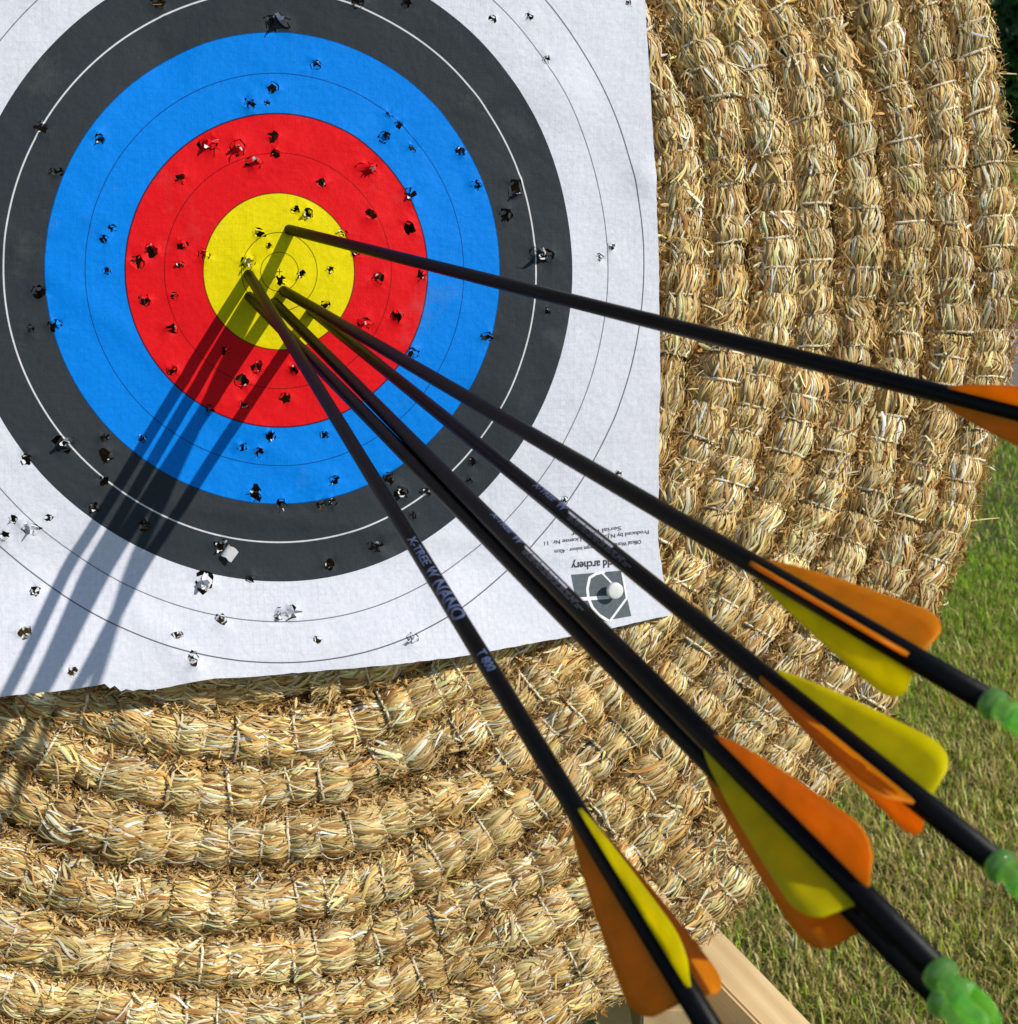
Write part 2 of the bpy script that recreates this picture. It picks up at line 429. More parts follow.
# twine stitches over the rope
def twine():
    K, M = 11, 5
    ids = np.where(~covered)[0]; ids = ids[rng.random(len(ids)) < .93]
    n = len(ids)
    u = np.linspace(-1, 1, K)[None, :]
    phi = u*1.5
    slant = rng.normal(.6, .9, n)[:, None]
    s = knots[ids][:, None] + slant*u*1.6 + rng.normal(0, .5, (n, K))*.5
    s = np.clip(s, 0, arc[-1]-.1)
    p, T, N = at_len(s); wl, wz = wobble(s)
    pr = .84*segsize[ids][:, None] + rng.normal(.0, .015, n)[:, None] + .105
    a = RW*np.sin(phi)*pr + wl + seglat[ids][:, None]; b = RH*np.cos(phi)*pr + wz
    c = np.concatenate([p+N*a[..., None], (Z0+b)[..., None]], -1)
    tg = np.gradient(c, axis=1); tg /= np.linalg.norm(tg, axis=-1, keepdims=True)
    T3 = np.concatenate([T, np.zeros((n, K, 1))], -1)
    e1 = T3 - tg*(T3*tg).sum(-1, keepdims=True); e1 /= np.linalg.norm(e1, axis=-1, keepdims=True); e2 = np.cross(tg, e1)
    R = rng.uniform(.50, .80, n)[:, None, None, None]
    an = np.arange(M)*2*np.pi/M
    V = c[:, :, None, :] + R*(e1[:, :, None, :]*np.cos(an)[None, None, :, None]*1.25 + e2[:, :, None, :]*np.sin(an)[None, None, :, None])
    i = np.arange(n)[:, None, None]*K*M + np.arange(K-1)[None, :, None]*M; j = np.arange(M)[None, None, :]; j2 = (j+1) % M
    F = np.stack([i+j, i+j2, i+M+j2, i+M+j], -1).reshape(-1, 4)
    tint = np.array([.88, .77, .55])*np.exp(rng.normal(0, .14, n))[:, None]
    C = np.repeat(tint, K*M, 0)
    al = np.zeros((n, K, M, 3)); al[..., 0] = (u*20)[..., None]; al[..., 1] = np.arange(M)/M + rng.random((n, 1, 1))*9
    return V.reshape(-1, 3), F, C, al.reshape(-1, 3)
V, F, C, A = clear_sheet(*twine(), 55)
np_mesh('binding_twine', shift(V, BO), F, M_TWINE, C, A, smooth=True, parent=boss)

# the packed body the fibres sit on: rope core on the face, drum-shaped behind, ribbed like the coil
def core():
    s = np.arange(0, arc[-1], 5.4); p, T, N = at_len(s); wl, wz = wobble(s); M = 9
    phi = np.linspace(-1.9, 1.9, M)[None, :]
    a = RW*.80*np.sin(phi) + wl[:, None]; b = RH*.76*np.cos(phi) + wz[:, None]
    V = np.concatenate([p[:, None, :] + N[:, None, :]*a[..., None], (Z0+b)[..., None]], -1)
    i = np.arange(len(s)-1)[:, None]*M; j = np.arange(M-1)[None, :]
    F = np.stack([i+j, i+j+1, i+M+j+1, i+M+j], -1).reshape(-1, 4)
    # drum
    m = 160; th = np.linspace(0, 360, m, endpoint=False)
    zz = np.linspace(-22, -178, 27); k = len(zz)
    R = 466 + 6*np.abs(np.sin((zz+18)/29*np.pi)); R[0] = 452
    ring = coil_r(360*15 + th); ring = ring - 462
    an = np.radians(th-90)
    D = np.stack([CX + (R[:, None]+ring[None]*.6)*np.cos(an), CY + (R[:, None]+ring[None]*.6)*np.sin(an), np.repeat(zz[:, None], m, 1)], -1).reshape(-1, 3)
    cap = np.array([[CX, CY, -178.0], [CX, CY, -22.0]])
    o = len(V.reshape(-1, 3)); i = np.arange(k-1)[:, None]*m; j = np.arange(m)[None, :]; j2 = (j+1) % m
    F2 = np.stack([i+j, i+m+j, i+m+j2, i+j2], -1).reshape(-1, 4) + o
    jj = np.arange(m); e = o + k*m
    F3 = np.concatenate([np.stack([(k-1)*m+jj+o, np.full(m, e), (k-1)*m+(jj+1) % m+o], -1), np.stack([jj+o, (jj+1) % m+o, np.full(m, e+1)], -1)])
    return np.concatenate([V.reshape(-1, 3), D, cap]), [np.concatenate([F, F2]), F3]
V, F = core()
np_mesh('packed_core', shift(V, BO), F, M_CORE, smooth=True, parent=boss)

# fibres round the rim (the drum's side), running with the coil, and whiskers sticking out
def rim():
    n = 15000; K = 5
    th0 = rng.uniform(0, 360, n); z = rng.uniform(-176, -20, n); L = rng.uniform(9, 26, n)
    u = np.linspace(-.5, .5, K)[None, :]
    th = th0[:, None] + np.degrees(u*L[:, None]/478)
    R = 470 + .6*(coil_r(360*15 + np.mod(th, 360))-462) + 6.5*np.abs(np.sin((z+18)/29*np.pi))[:, None] + rng.normal(0, 1.3, n)[:, None]
    wh = rng.random(n) < .10
    R = R + np.where(wh[:, None], np.clip(u+.2, 0, 1)**1.4*rng.uniform(6, 26, n)[:, None], 0)
    an = np.radians(th-90)
    zz = z[:, None] + rng.normal(0, 2.2, n)[:, None]*u
    c = np.stack([CX+R*np.cos(an), CY+R*np.sin(an), zz], -1)
    out = np.stack([np.cos(an), np.sin(an), 0*an], -1)
    tg = np.gradient(c, axis=1); tg /= np.linalg.norm(tg, axis=-1, keepdims=True)
    wd = np.cross(tg, out); wd /= np.linalg.norm(wd, axis=-1, keepdims=True)
    tw = rng.normal(0, .5, n)[:, None, None]; wd = wd*np.cos(tw) + out*np.sin(tw)
    w = rng.gamma(4, .4, n).clip(.5, 3.2); width = np.repeat(w[:, None], K, 1)*np.array([.6, 1, 1, 1, .6])[None]
    k = rng.choice(len(PAL), n, p=PW); tint = PAL[k]*np.exp(rng.normal(-.05, .15, n))[:, None]
    return ribbons(c, wd, width, tint, u*L[:, None]*.35 + rng.random(n)[:, None]*900, nrm=out)
def whiskers():
    n = 900; K = 5
    th = rng.uniform(0, 360, n); u = np.linspace(0, 1, K)[None, :]
    an = np.radians(th-90); R0 = 462 + .6*(coil_r(360*15+th)-462) + rng.uniform(0, 10, n)
    p0 = np.stack([CX+R0*np.cos(an), CY+R0*np.sin(an), rng.uniform(-60, -6, n)], -1)
    out = np.stack([np.cos(an), np.sin(an), 0*an], -1); tg = np.stack([-np.sin(an), np.cos(an), 0*an], -1)
    d = out*rng.uniform(.3, 1, n)[:, None] + tg*rng.normal(0, .7, n)[:, None] + np.array([0, 0, 1.0])*rng.normal(.1, .5, n)[:, None]
    d /= np.linalg.norm(d, axis=-1, keepdims=True)
    L = rng.uniform(8, 22, n); b = rng.normal(0, .2, (n, 3))
    c = p0[:, None, :] + d[:, None, :]*(u*L[:, None])[..., None] + b[:, None, :]*((u**2)*L[:, None])[..., None]
    wd = np.cross(d, b + out*.01); wd /= np.linalg.norm(wd, axis=-1, keepdims=True)+1e-9
    w = rng.uniform(.5, 1.3, n); width = np.repeat(w[:, None], K, 1)*np.array([1, 1, .9, .8, .5])[None]
    tint = PAL[rng.choice([0, 1, 3, 6, 9], n)]*np.exp(rng.normal(0, .1, n))[:, None]
    nr = np.cross(np.repeat(d[:, None, :], K, 1), np.repeat(wd[:, None, :], K, 1))
    return ribbons(c, np.repeat(wd[:, None, :], K, 1), width, tint, u*L[:, None]*.35 + rng.random(n)[:, None]*900, nrm=nr)
V, F, C, A = join([rim(), whiskers()])
o = np_mesh('rim_straw', shift(V, BO), F, M_STRAW, C, A, smooth=True, parent=boss); tag(o, kind='stuff')

# ------------------------------------------------------------------ the paper target
def sstep(a, b, x):
    t = np.clip((x-a)/(b-a), 0, 1); return t*t*(3-2*t)
def zs(x, y):
    """how far the sheet stands off its plane: a lifted lower edge, a bulge at the left, waves"""
    x = np.asarray(x, float); y = np.asarray(y, float)
    z = 16*sstep(-140, -222, y)*(1-sstep(40, 215, x)) + 3*sstep(-150, -215, y)
    z = z + 5*sstep(-60, -160, x)*sstep(60, -140, y)
    z = z + 1.3*np.sin(x*.021+y*.011+1)*np.cos(y*.027-x*.008) + .7*np.sin(x*.052-y*.035)*np.cos(y*.043+.5)
    # creases: a soft fold at the torn lower edge and some handling dents
    z = z + 1.6*np.exp(-((x+.9*y+232)/9)**2)*sstep(-150, -200, y)*sstep(-150, -60, x)*(1-sstep(-40, 0, x))
    z = z + .9*np.exp(-((x-1.6*y-300)/7)**2)*sstep(80, 190, x)
    # knocks and half-flattened folds from rolling the sheet up
    for (a, c, w, h, g0, g1) in ((.35, 60, 5, .55, -150, 160), (-.8, -95, 6, .5, -190, 60), (2.4, 210, 8, .8, -60, 150), (-.15, -128, 4, .6, -100, 200), (1.1, -180, 7, .7, -200, 0)):
        z = z + 1.7*h*np.exp(-((y-a*x-c)/(w*math.sqrt(1+a*a)))**2)*sstep(g0, g0+60, x)*(1-sstep(g1-60, g1, x))
    for (bx, by, w, h) in ((-150, 150, 16, 1.2), (150, 100, 18, 1.4), (-110, -150, 14, -1.2), (120, -60, 15, 1.1), (30, 150, 20, 1.2), (-60, 110, 12, -.9), (90, -170, 13, 1.3), (-170, 40, 18, 1.5), (200, 60, 9, 1.6)):
        z = z + 1.6*h*np.exp(-((x-bx)**2+(y-by)**2)/w**2)
    return z
QX = [1.44, 5.53, -2.14, -3.45, 1.12, -3.85, -3.38, 1.02, -2.56, 0.82]
QY = [-1.32, -2.14, -2.37, 1.1, -3.77, -0.62, -2.45, -2.22, 0.85, 0.94]
def printed(x, y):
    """where on the printed sheet a point lies: damp and use have stretched it a little"""
    X, Y = np.asarray(x)/200, np.asarray(y)/200
    B = [1+0*X, X, Y, X*X, X*Y, Y*Y, X**3, Y**3, X*X*Y, X*Y*Y]
    return np.stack([x + sum(c*b for c, b in zip(QX, B)), y + sum(c*b for c, b in zip(QY, B)), 0*X], -1)
EDGE = [(195.5, 217), (197.9, 156.0), (201.3, 110.2), (205.6, 64.5), (208.8, 15.0), (210.0, -35.1), (210.9, -91.5), (211.7, -143.0), (215.8, -166.1), (221.6, -185.7), (200.7, -189.5), (173.1, -194.0), (145.9, -197.0), (99.1, -202.6), (60.2, -205.5), (17.7, -207.7), (-18.6, -209.3), (-36.4, -209.0), (-46.4, -210.1), (-58.9, -212.5), (-68.8, -213.6), (-74.0, -212.9), (-77.0, -213.6), (-80.5, -212.6), (-83.0, -213.6), (-86.0, -210.6), (-88.3, -211.9), (-91, -209.4), (-95.6, -210.2), (-107.5, -211.4), (-140.2, -213.1), (-206, -216), (-211, -110), (-212, 20), (-208, 130), (-204, 216)]
HOLES = [(-61.1, 133.1, 3.12, 1.0, 0), (-2.0, 128.5, 4.17, 1.7, 1), (18.0, 108.5, 2.6, 1.0, 0), (-4.6, 95.4, 3.12, 1.0, 0), (-16.4, 86.6, 3.12, 1.0, 0), (-7.2, 87.6, 1.56, 1.0, 0), (-118.0, 68.2, 3.12, 1.0, 0), (-90.1, 64.3, 2.6, 1.0, 0), (-110.8, 46.9, 3.12, 1.5, 0), (-36.7, 65.7, 4.17, 1.2, 1), (-41.2, 61.9, 2.08, 1.0, 0), (-22.1, 64.4, 3.65, 1.0, 1), (-4.8, 70.4, 2.86, 1.0, 0), (-3.4, 61.7, 2.34, 1.0, 0), (-14.1, 56.6, 3.65, 1.3, 1), (-51.3, 46.4, 2.6, 1.0, 0), (20.3, 48.0, 2.6, 1.0, 0), (6.7, 33.5, 2.34, 1.0, 0), (13.5, 31.7, 2.6, 1.0, 0), (-11.8, 20.9, 2.86, 1.5, 0), (-6.7, 14.5, 1.82, 1.0, 0), (-85.0, 20.1, 2.08, 1.0, 0), (-89.2, 14.9, 2.34, 1.0, 0), (-87.7, -1.0, 2.08, 1.0, 0), (-66.0, 9.8, 3.12, 1.0, 0), (-73.0, 4.0, 3.12, 1.0, 0), (-50.2, 13.1, 2.6, 1.0, 0), (-51.8, 3.5, 2.08, 1.0, 0), (-39.9, 9.0, 2.86, 1.0, 0), (-17.0, 5.9, 3.12, 1.0, 1), (-0.9, -3.1, 2.6, 1.0, 0), (9.7, 0.3, 2.08, 1.0, 0), (25.3, 3.1, 1.82, 1.0, 0), (22.2, -15.5, 2.34, 1.0, 0), (-69.4, -15.3, 2.86, 1.0, 0), (-54.9, -12.6, 1.82, 1.0, 0), (-56.1, -29.4, 2.6, 1.0, 0), (-121.0, -12.6, 3.65, 1.0, 0), (-124.7, -31.1, 2.08, 1.0, 0), (-113.2, -29.3, 3.12, 1.0, 0), (39.0, 141.2, 3.65, 1.0, 0), (65.0, 143.3, 2.6, 1.0, 0), (111.4, 138.0, 2.08, 1.0, 0), (131.5, 140.9, 2.08, 1.0, 0), (141.5, 119.4, 2.34, 1.0, 0), (188.0, 154.0, 1.56, 1.0, 0), (55.8, 85.2, 2.08, 1.0, 0), (61.0, 80.1, 2.34, 1.0, 0), (53.5, 73.7, 3.12, 1.0, 0), (68.8, 68.9, 2.34, 1.0, 0), (95.2, 68.8, 2.6, 1.0, 0), (44.5, 56.6, 3.65, 1.5, 1), (46.6, 33.2, 2.6, 1.0, 0), (67.3, 26.8, 3.12, 1.0, 0), (67.5, 44.7, 3.12, 1.0, 0), (104.0, 51.5, 2.86, 1.0, 0), (125.8, 50.2, 4.69, 0.8, 0), (120.4, 36.1, 3.65, 1.0, 0), (140.3, 15.3, 4.69, 1.7, 1), (174.2, 15.4, 2.08, 1.0, 0), (180.6, 21.7, 2.08, 1.0, 0), (144.1, -15.1, 2.08, 1.0, 0), (110.2, -30.0, 3.12, 1.5, 0), (31.7, 22.6, 2.08, 1.0, 0), (38.0, 12.9, 2.34, 1.0, 0), (74.1, 2.2, 2.6, 1.0, 0), (50.3, -1.0, 3.12, 1.0, 0), (60.7, -20.2, 3.12, 1.0, 0), (43.4, -23.9, 3.12, 1.6, 1), (-56.4, -50.5, 2.34, 1.0, 0), (-109.3, -88.7, 4.17, 1.2, 1), (-127.4, -96.5, 3.12, 1.0, 0), (-89.9, -85.1, 2.6, 1.0, 0), (-89.3, -94.3, 3.65, 0.8, 0), (-90.7, -107.6, 2.6, 1.0, 0), (-95.3, -120.9, 2.6, 1.0, 0), (-71.7, -85.6, 2.34, 1.0, 0), (-29.5, -40.0, 2.08, 1.0, 0), (-13.2, -48.3, 3.12, 0.8, 0), (-21.5, -55.9, 3.12, 1.0, 0), (5.8, -49.5, 2.6, 1.0, 0), (-37.9, -70.9, 2.34, 1.0, 0), (-20.0, -68.2, 2.34, 1.0, 0), (1.5, -64.3, 2.6, 1.0, 0), (-20.9, -90.2, 2.6, 1.0, 0), (-6.1, -83.8, 2.86, 1.0, 0), (-12.7, -93.1, 2.86, 1.0, 0), (22.2, -83.7, 2.34, 1.0, 0), (27.0, -107.8, 2.6, 1.0, 0), (-14.2, -114.9, 3.65, 0.6, 0), (-1.1, -120.6, 3.12, 1.0, 0), (19.9, -121.1, 2.6, 1.0, 0), (25.9, -119.4, 2.6, 1.0, 0), (-71.3, -130.4, 3.12, 1.0, 0), (-73.8, -135.7, 3.12, 1.0, 0), (-32.4, -135.3, 3.12, 1.0, 0), (-32.9, -142.2, 3.65, 1.0, 2), (24.1, -153.3, 3.12, 1.0, 0), (-17.1, -159.8, 2.6, 1.0, 0), (-41.3, -160.8, 4.17, 0.8, 1), (-32.6, -179.5, 3.12, 1.0, 0), (0.5, -177.4, 4.17, 1.3, 1), (17.1, -191.3, 2.08, 1.0, 0), (-54.9, -186.7, 2.34, 1.4, 0), (-47.1, -198.6, 3.12, 0.7, 0), (-106.1, -202.4, 2.34, 1.0, 0), (-128.9, -182.9, 3.12, 1.0, 0), (-124.7, -163.0, 2.6, 1.0, 0), (-125.7, -131.2, 3.12, 1.3, 1), (-134.6, -127.0, 2.34, 1.0, 0), (-139.2, -134.5, 2.6, 1.0, 0), (-117.6, -126.1, 2.08, 1.0, 0), (69.9, -39.9, 3.12, 1.0, 0), (56.8, -106.9, 3.65, 1.0, 0), (63.9, -114.5, 3.65, 1.0, 0), (77.1, -114.6, 2.6, 1.0, 0), (69.7, -127.1, 2.34, 1.0, 0), (49.0, -144.1, 3.65, 1.3, 0), (102.7, -98.3, 2.6, 1.0, 0), (100.5, -108.7, 2.08, 1.0, 0), (155.2, -119.0, 2.08, 1.0, 0), (186.7, -104.9, 2.08, 1.0, 0), (67.6, -192.8, 2.6, 1.0, 1)]

def dens_edge(poly, step=3.5):
    out = []
    for (a, b) in zip(poly, poly[1:]+poly[:1]):
        n = max(1, int(math.hypot(b[0]-a[0], b[1]-a[1])/step))
        for k in range(n):
            t = k/n; j = .12 if 0 < k else 0
            out.append((a[0]+(b[0]-a[0])*t + random.gauss(0, j), a[1]+(b[1]-a[1])*t + random.gauss(0, j)))
    return out
outer = dens_edge(EDGE)
hp = []
for (hx, hy, r, asp, kind) in HOLES:
    n = 14; rot = random.uniform(0, 2*math.pi); poly = []
    rr = r*(1.32 if kind == 1 else 1.2 if math.hypot(hx, hy) < 82 else 1.1); ph = [random.uniform(.62, 1.12) for _ in range(n)]
    for k in range(n):
        a = 2*math.pi*k/n + random.uniform(-.18, .18)
        x, y = math.cos(a)*rr*ph[k], math.sin(a)*rr*ph[k]
        poly.append((hx + x*asp**.5*1.05, hy + y/asp**.5))
    hp.append(poly)
def inside(poly, x, y):
    c = np.zeros(np.shape(x), bool); n = len(poly)
    for i in range(n):
        x1, y1 = poly[i]; x2, y2 = poly[(i+1) % n]
        if y1 == y2: continue
        c ^= ((y1 > y) != (y2 > y)) & (x < (x2-x1)*(y-y1)/(y2-y1)+x1)
    return c
HOLES, hp = zip(*sorted(zip(HOLES, hp), key=lambda q: -q[0][4]))
# drop holes that run into one another
keep = []
for i, p in enumerate(hp):
    if all(math.hypot(HOLES[i][0]-HOLES[j][0], HOLES[i][1]-HOLES[j][1]) > (HOLES[i][2]*max(HOLES[i][3], 1/HOLES[i][3])**.5 + HOLES[j][2]*max(HOLES[j][3], 1/HOLES[j][3])**.5)*1.12 + .3 for j in keep): keep.append(i)
HOLES = [HOLES[i] for i in keep]; hp = [hp[i] for i in keep]
gx, gy = np.meshgrid(np.arange(-213, 224, 4.0), np.arange(-222, 220, 4.0)); gx = gx.ravel() + rng.uniform(-.8, .8, gx.size); gy = gy.ravel() + rng.uniform(-.8, .8, gy.size)
ok = inside(EDGE, gx, gy)
oa = np.array(outer)
for i0 in range(0, len(gx), 2000):
    sl = slice(i0, i0+2000)
    d = np.hypot(gx[sl, None]-oa[None, :, 0], gy[sl, None]-oa[None, :, 1]).min(1); ok[sl] &= d > 1.6
for h, p in zip(HOLES, hp):
    pa = np.array(p); near = np.hypot(gx-h[0], gy-h[1]) < 14
    d = np.hypot(gx[near, None]-pa[None, :, 0], gy[near, None]-pa[None, :, 1]).min(1)
    ok[near] &= (d > .9) & ~inside(p, gx[near], gy[near])
verts = list(outer); edges = [(i, (i+1) % len(outer)) for i in range(len(outer))]
for p in hp:
    b = len(verts); verts += p; edges += [(b+i, b+(i+1) % len(p)) for i in range(len(p))]
verts += list(zip(gx[ok], gy[ok]))
vo, eo, fo, *_ = delaunay_2d_cdt([Vector(v) for v in verts], edges, [], 0, 1e-5)
P2 = np.array([(v.x, v.y) for v in vo]); T3 = np.array([f for f in fo if len(f) == 3])
cen = P2[T3].mean(1)
good = inside(outer, cen[:, 0], cen[:, 1])
for h, p in zip(HOLES, hp):
    near = np.hypot(cen[:, 0]-h[0], cen[:, 1]-h[1]) < 14
    good[near] &= ~inside(p, cen[near, 0], cen[near, 1])
T3 = T3[good]
PO = (0.0, -200.0, 0.0)
paper = empty('paper_target', BOSS @ Matrix.Translation(Vector(PO)*.001),
              'square paper target with yellow, red, blue, black and white rings, torn by arrow holes', 'target face')
rim_z = np.zeros(len(P2))
for h, p in zip(HOLES, hp):
    # the sheet is puckered up round each hole, one side more than the other
    near = np.where(np.hypot(P2[:, 0]-h[0], P2[:, 1]-h[1]) < 16)[0]; pa = np.array(p)
    if not len(near): continue
    d = np.hypot(P2[near, None, 0]-pa[None, :, 0], P2[near, None, 1]-pa[None, :, 1]).min(1)
    a = np.arctan2(P2[near, 1]-h[1], P2[near, 0]-h[0]); a0 = random.uniform(0, 6.28)
    rim_z[near] += np.exp(-(d/1.3)**2)*(.35 + .55*np.cos(a-a0) + .5*np.cos(2*a+a0*2))*min(1.2, h[2]/2.6)
V = np.stack([P2[:, 0], P2[:, 1], zs(P2[:, 0], P2[:, 1]) + rim_z], -1)
np_mesh('paper_sheet', shift(V, PO), [T3], M_PAPER, vec=printed(P2[:, 0], P2[:, 1]), smooth=True, parent=paper)

# torn tongues of paper round each hole
def tongues(h, poly):
    hx, hy, r, asp, kind = h
    n = len(poly); V, Pn, F = [], [], []
    zc = float(zs(hx, hy)); i = random.randrange(n); used = 0
    while used < n:
        w = random.choice((1, 1, 2, 2, 3)); w = min(w, n-used)
        A_, B_ = poly[i % n], poly[(i+w) % n]; i += w; used += w
        roll = random.random()
        if kind == 0 and roll < .34: continue
        mx, my = (A_[0]+B_[0])/2, (A_[1]+B_[1])/2
        ux, uy = mx-hx, my-hy; L0 = math.hypot(ux, uy) or 1; ux /= L0; uy /= L0
        L = L0*random.uniform(.55, 1.15)
        if roll < .48: beta = random.uniform(100, 168); L *= 1.35
        elif roll < .68: beta = random.uniform(35, 95)
        elif roll < .92: beta = -random.uniform(65, 120)
        else: beta = random.uniform(5, 40)
        if kind == 1: L *= random.uniform(1.3, 2.4); beta = random.uniform(35, 150) if roll < .75 else -80
        tx, ty = -uy, ux; half = math.hypot(B_[0]-A_[0], B_[1]-A_[1])/2
        rows = []; skew = random.uniform(-.4, .4)*half
        pos = np.array([mx, my, zc+.06]); flat = np.array([mx, my])
        steps = 4
        for k in range(steps+1):
            t = k/steps
            wv = half*(1-.75*t**1.3)*(1 + random.uniform(-.18, .18)*(k > 0))
            for sgn in (-1, 1):
                V.append(pos + np.array([tx, ty, 0])*(sgn*wv + skew*t) + np.array([0, 0, random.gauss(0, .12)*(k > 0)])); Pn.append((flat[0]+tx*sgn*wv, flat[1]+ty*sgn*wv))
            b = math.radians(beta*min(1, (t+.15)*1.1)); d = L/steps
            pos = pos + np.array([-ux*math.cos(b)*d, -uy*math.cos(b)*d, math.sin(b)*d]); flat = flat - np.array([ux, uy])*d
            if k:
                q = len(V)-4; F.append((q, q+1, q+3, q+2))
    if kind == 2:
        # one long flap of the white back folded right over the sheet
        th = math.radians(-35); ux, uy = math.cos(th), math.sin(th); tx, ty = -uy, ux; half = r*.95
        pos = np.array([hx+ux*r*.75, hy+uy*r*.75, zc+.3]); flat = pos[:2].copy(); steps = 5; L = r*2.4
        for k in range(steps+1):
            for sgn in (-1, 1):
                V.append(pos + np.array([tx, ty, 0])*sgn*half*(1+.12*math.sin(k*2+sgn)) + np.array([0, 0, .5*sgn*k/steps])); Pn.append((flat[0]+tx*sgn*half, flat[1]+ty*sgn*half))
            b = math.radians(min(170, 100+30*k)); d = L/steps
            pos = pos + np.array([-ux*math.cos(b)*d, -uy*math.cos(b)*d, math.sin(b)*d]); flat = flat - np.array([ux, uy])*d
            if k: q = len(V)-4; F.append((q, q+1, q+3, q+2))
    return V, Pn, F
def hole_mesh(name, hs, ps, kind=None):
    V, Pn, F = [], [], []
    for h, p in zip(hs, ps):
        v, pn, f = tongues(h, p); o = len(V); V += v; Pn += pn; F += [tuple(o+i for i in q) for q in f]
    if not F: return
    # faces start with the printed side up (towards +z when lying flat)
    Va = np.array(V); Fa = np.array(F); Pa = np.array(Pn)
    fl = Pa[Fa]; area = np.cross(fl[:, 1]-fl[:, 0], fl[:, 3]-fl[:, 0]); Fa[area < 0] = Fa[area < 0][:, ::-1]
    o = np_mesh(name, shift(Va, PO), [Fa], M_PAPER, vec=printed(Pa[:, 0], Pa[:, 1]), smooth=True, parent=paper)
    if kind: tag(o, kind=kind)
order = sorted(range(len(HOLES)), key=lambda i: -HOLES[i][2]*(1+.3*HOLES[i][4]))
for i in order[:92]: hole_mesh('torn_hole', [HOLES[i]], [hp[i]])
hole_mesh('small_punctures', [HOLES[i] for i in order[92:]], [hp[i] for i in order[92:]], 'stuff')

# printing in the corner, upside down because the sheet hangs the wrong way up
def flat_text(body, bold=0.):
    cu = bpy.data.curves.new('text', 'FONT'); cu.body = body; cu.size = 1; cu.resolution_u = 3; cu.offset = bold
    o = bpy.data.objects.new('text', cu); COL.objects.link(o); bpy.context.view_layer.update()
    me = o.evaluated_get(bpy.context.evaluated_depsgraph_get()).to_mesh()
    V = np.array([v.co[:2] for v in me.vertices]); F = [tuple(p.vertices) for p in me.polygons]
    o.evaluated_get(bpy.context.evaluated_depsgraph_get()).to_mesh_clear(); bpy.data.objects.remove(o); bpy.data.curves.remove(cu)
    return V, F
def poly_mesh(name, V, F, mat, parent):
    me = bpy.data.meshes.new(name); me.from_pydata([tuple(map(float, v)) for v in V], [], F); me.materials.append(mat); me.update()
    return link(bpy.data.objects.new(name, me), parent)
def print_line(body, a, b, hgt, z=.25, bold=.004):
    """a: where the line starts, b: where it ends, on the sheet (mm)"""
    V, F = flat_text(body, bold); w = V[:, 0].max()
    a, b = np.array(a), np.array(b); d = (b-a); L = np.hypot(*d); d /= L; up = np.array([-d[1], d[0]])
    k = hgt/.7
    P = a + np.outer(V[:, 0]/w*L, d) + np.outer(V[:, 1]*k, up)
    Z = zs(P[:, 0], P[:, 1]) + z
    return np.concatenate([P, Z[:, None]], 1), F
def merge(items):
    V, F = [], []
    for v, f in items:
        o = len(V); V += list(v); F += [tuple(o+i for i in q) for q in f]
    return np.array(V), F
V, F = merge([print_line('Official World Archery target indoor - 40cm', (201.3, -142.6), (149.6, -147.3), 2.3),
              print_line('Produced by N.J.A. under License Nr. 11', (206.0, -137.0), (143.8, -142.6), 2.3),
              print_line('Serial number', (189.0, -134.6), (159.4, -137.8), 2.3)])
poly_mesh('printed_text', shift(V, PO), F, M_INK, paper)
V, F = merge([print_line('world archery', (191.3, -153.0), (159.3, -154.6), 4.4, z=.27, bold=.02)])
poly_mesh('printed_title', shift(V, PO), F, M_INK, paper)
def drape(poly, z):
    """subdivided fill of a convex quad laid on the sheet"""
    a, b, c, d = [np.array(p) for p in poly]; n = 8; V = []
    for i in range(n+1):
        for j in range(n+1):
            u, v = i/n, j/n; V.append((a*(1-u)+b*u)*(1-v) + (d*(1-u)+c*u)*v)
    V = np.array(V); F = [(i*(n+1)+j, (i+1)*(n+1)+j, (i+1)*(n+1)+j+1, i*(n+1)+j+1) for i in range(n) for j in range(n)]
    return np.concatenate([V, (zs(V[:, 0], V[:, 1])+z)[:, None]], 1), F
def stroke(pts, w, z):
    P = []
    for a, b in zip(pts, pts[1:]):
        for k in range(6): P.append(np.array(a) + (np.array(b)-np.array(a))*k/6)
    P.append(np.array(pts[-1])); P = np.array(P)
    T = np.gradient(P, axis=0); T /= np.linalg.norm(T, axis=1, keepdims=True); N = np.stack([-T[:, 1], T[:, 0]], 1)
    V = np.empty((len(P)*2, 2)); V[0::2] = P+N*w/2; V[1::2] = P-N*w/2
    return np.concatenate([V, (zs(V[:, 0], V[:, 1])+z)[:, None]], 1), [(2*i, 2*i+1, 2*i+3, 2*i+2) for i in range(len(P)-1)]
V, F = drape([(159.3, -161.4), (189.3, -159.9), (195.4, -185.9), (164.7, -189.6)], .22)
emb = poly_mesh('printed_emblem', shift(V, PO), F, M_EMBLEM, paper)
arcp = [(179.4, -160.3), (174.2, -161.2), (170.2, -163.4), (168.8, -169.4), (169.3, -174.8), (171.7, -180.2), (175.7, -184.6), (181.6, -188.2)]
V, F = merge([stroke(arcp, 1.6, .36), stroke([(192.7, -175.7), (182.0, -188.4)], 1.3, .40), stroke([(177.8, -161.0), (183.5, -166.8)], 1.0, .40), stroke([(161.5, -175.2), (182, -174.7)], 2.0, .44),
              stroke([(189.9, -160.8), (191.2, -167.1), (192.7, -175.7)], 1.3, .48)])
poly_mesh('emblem_lines', shift(V, PO), F, M_INKW, emb)

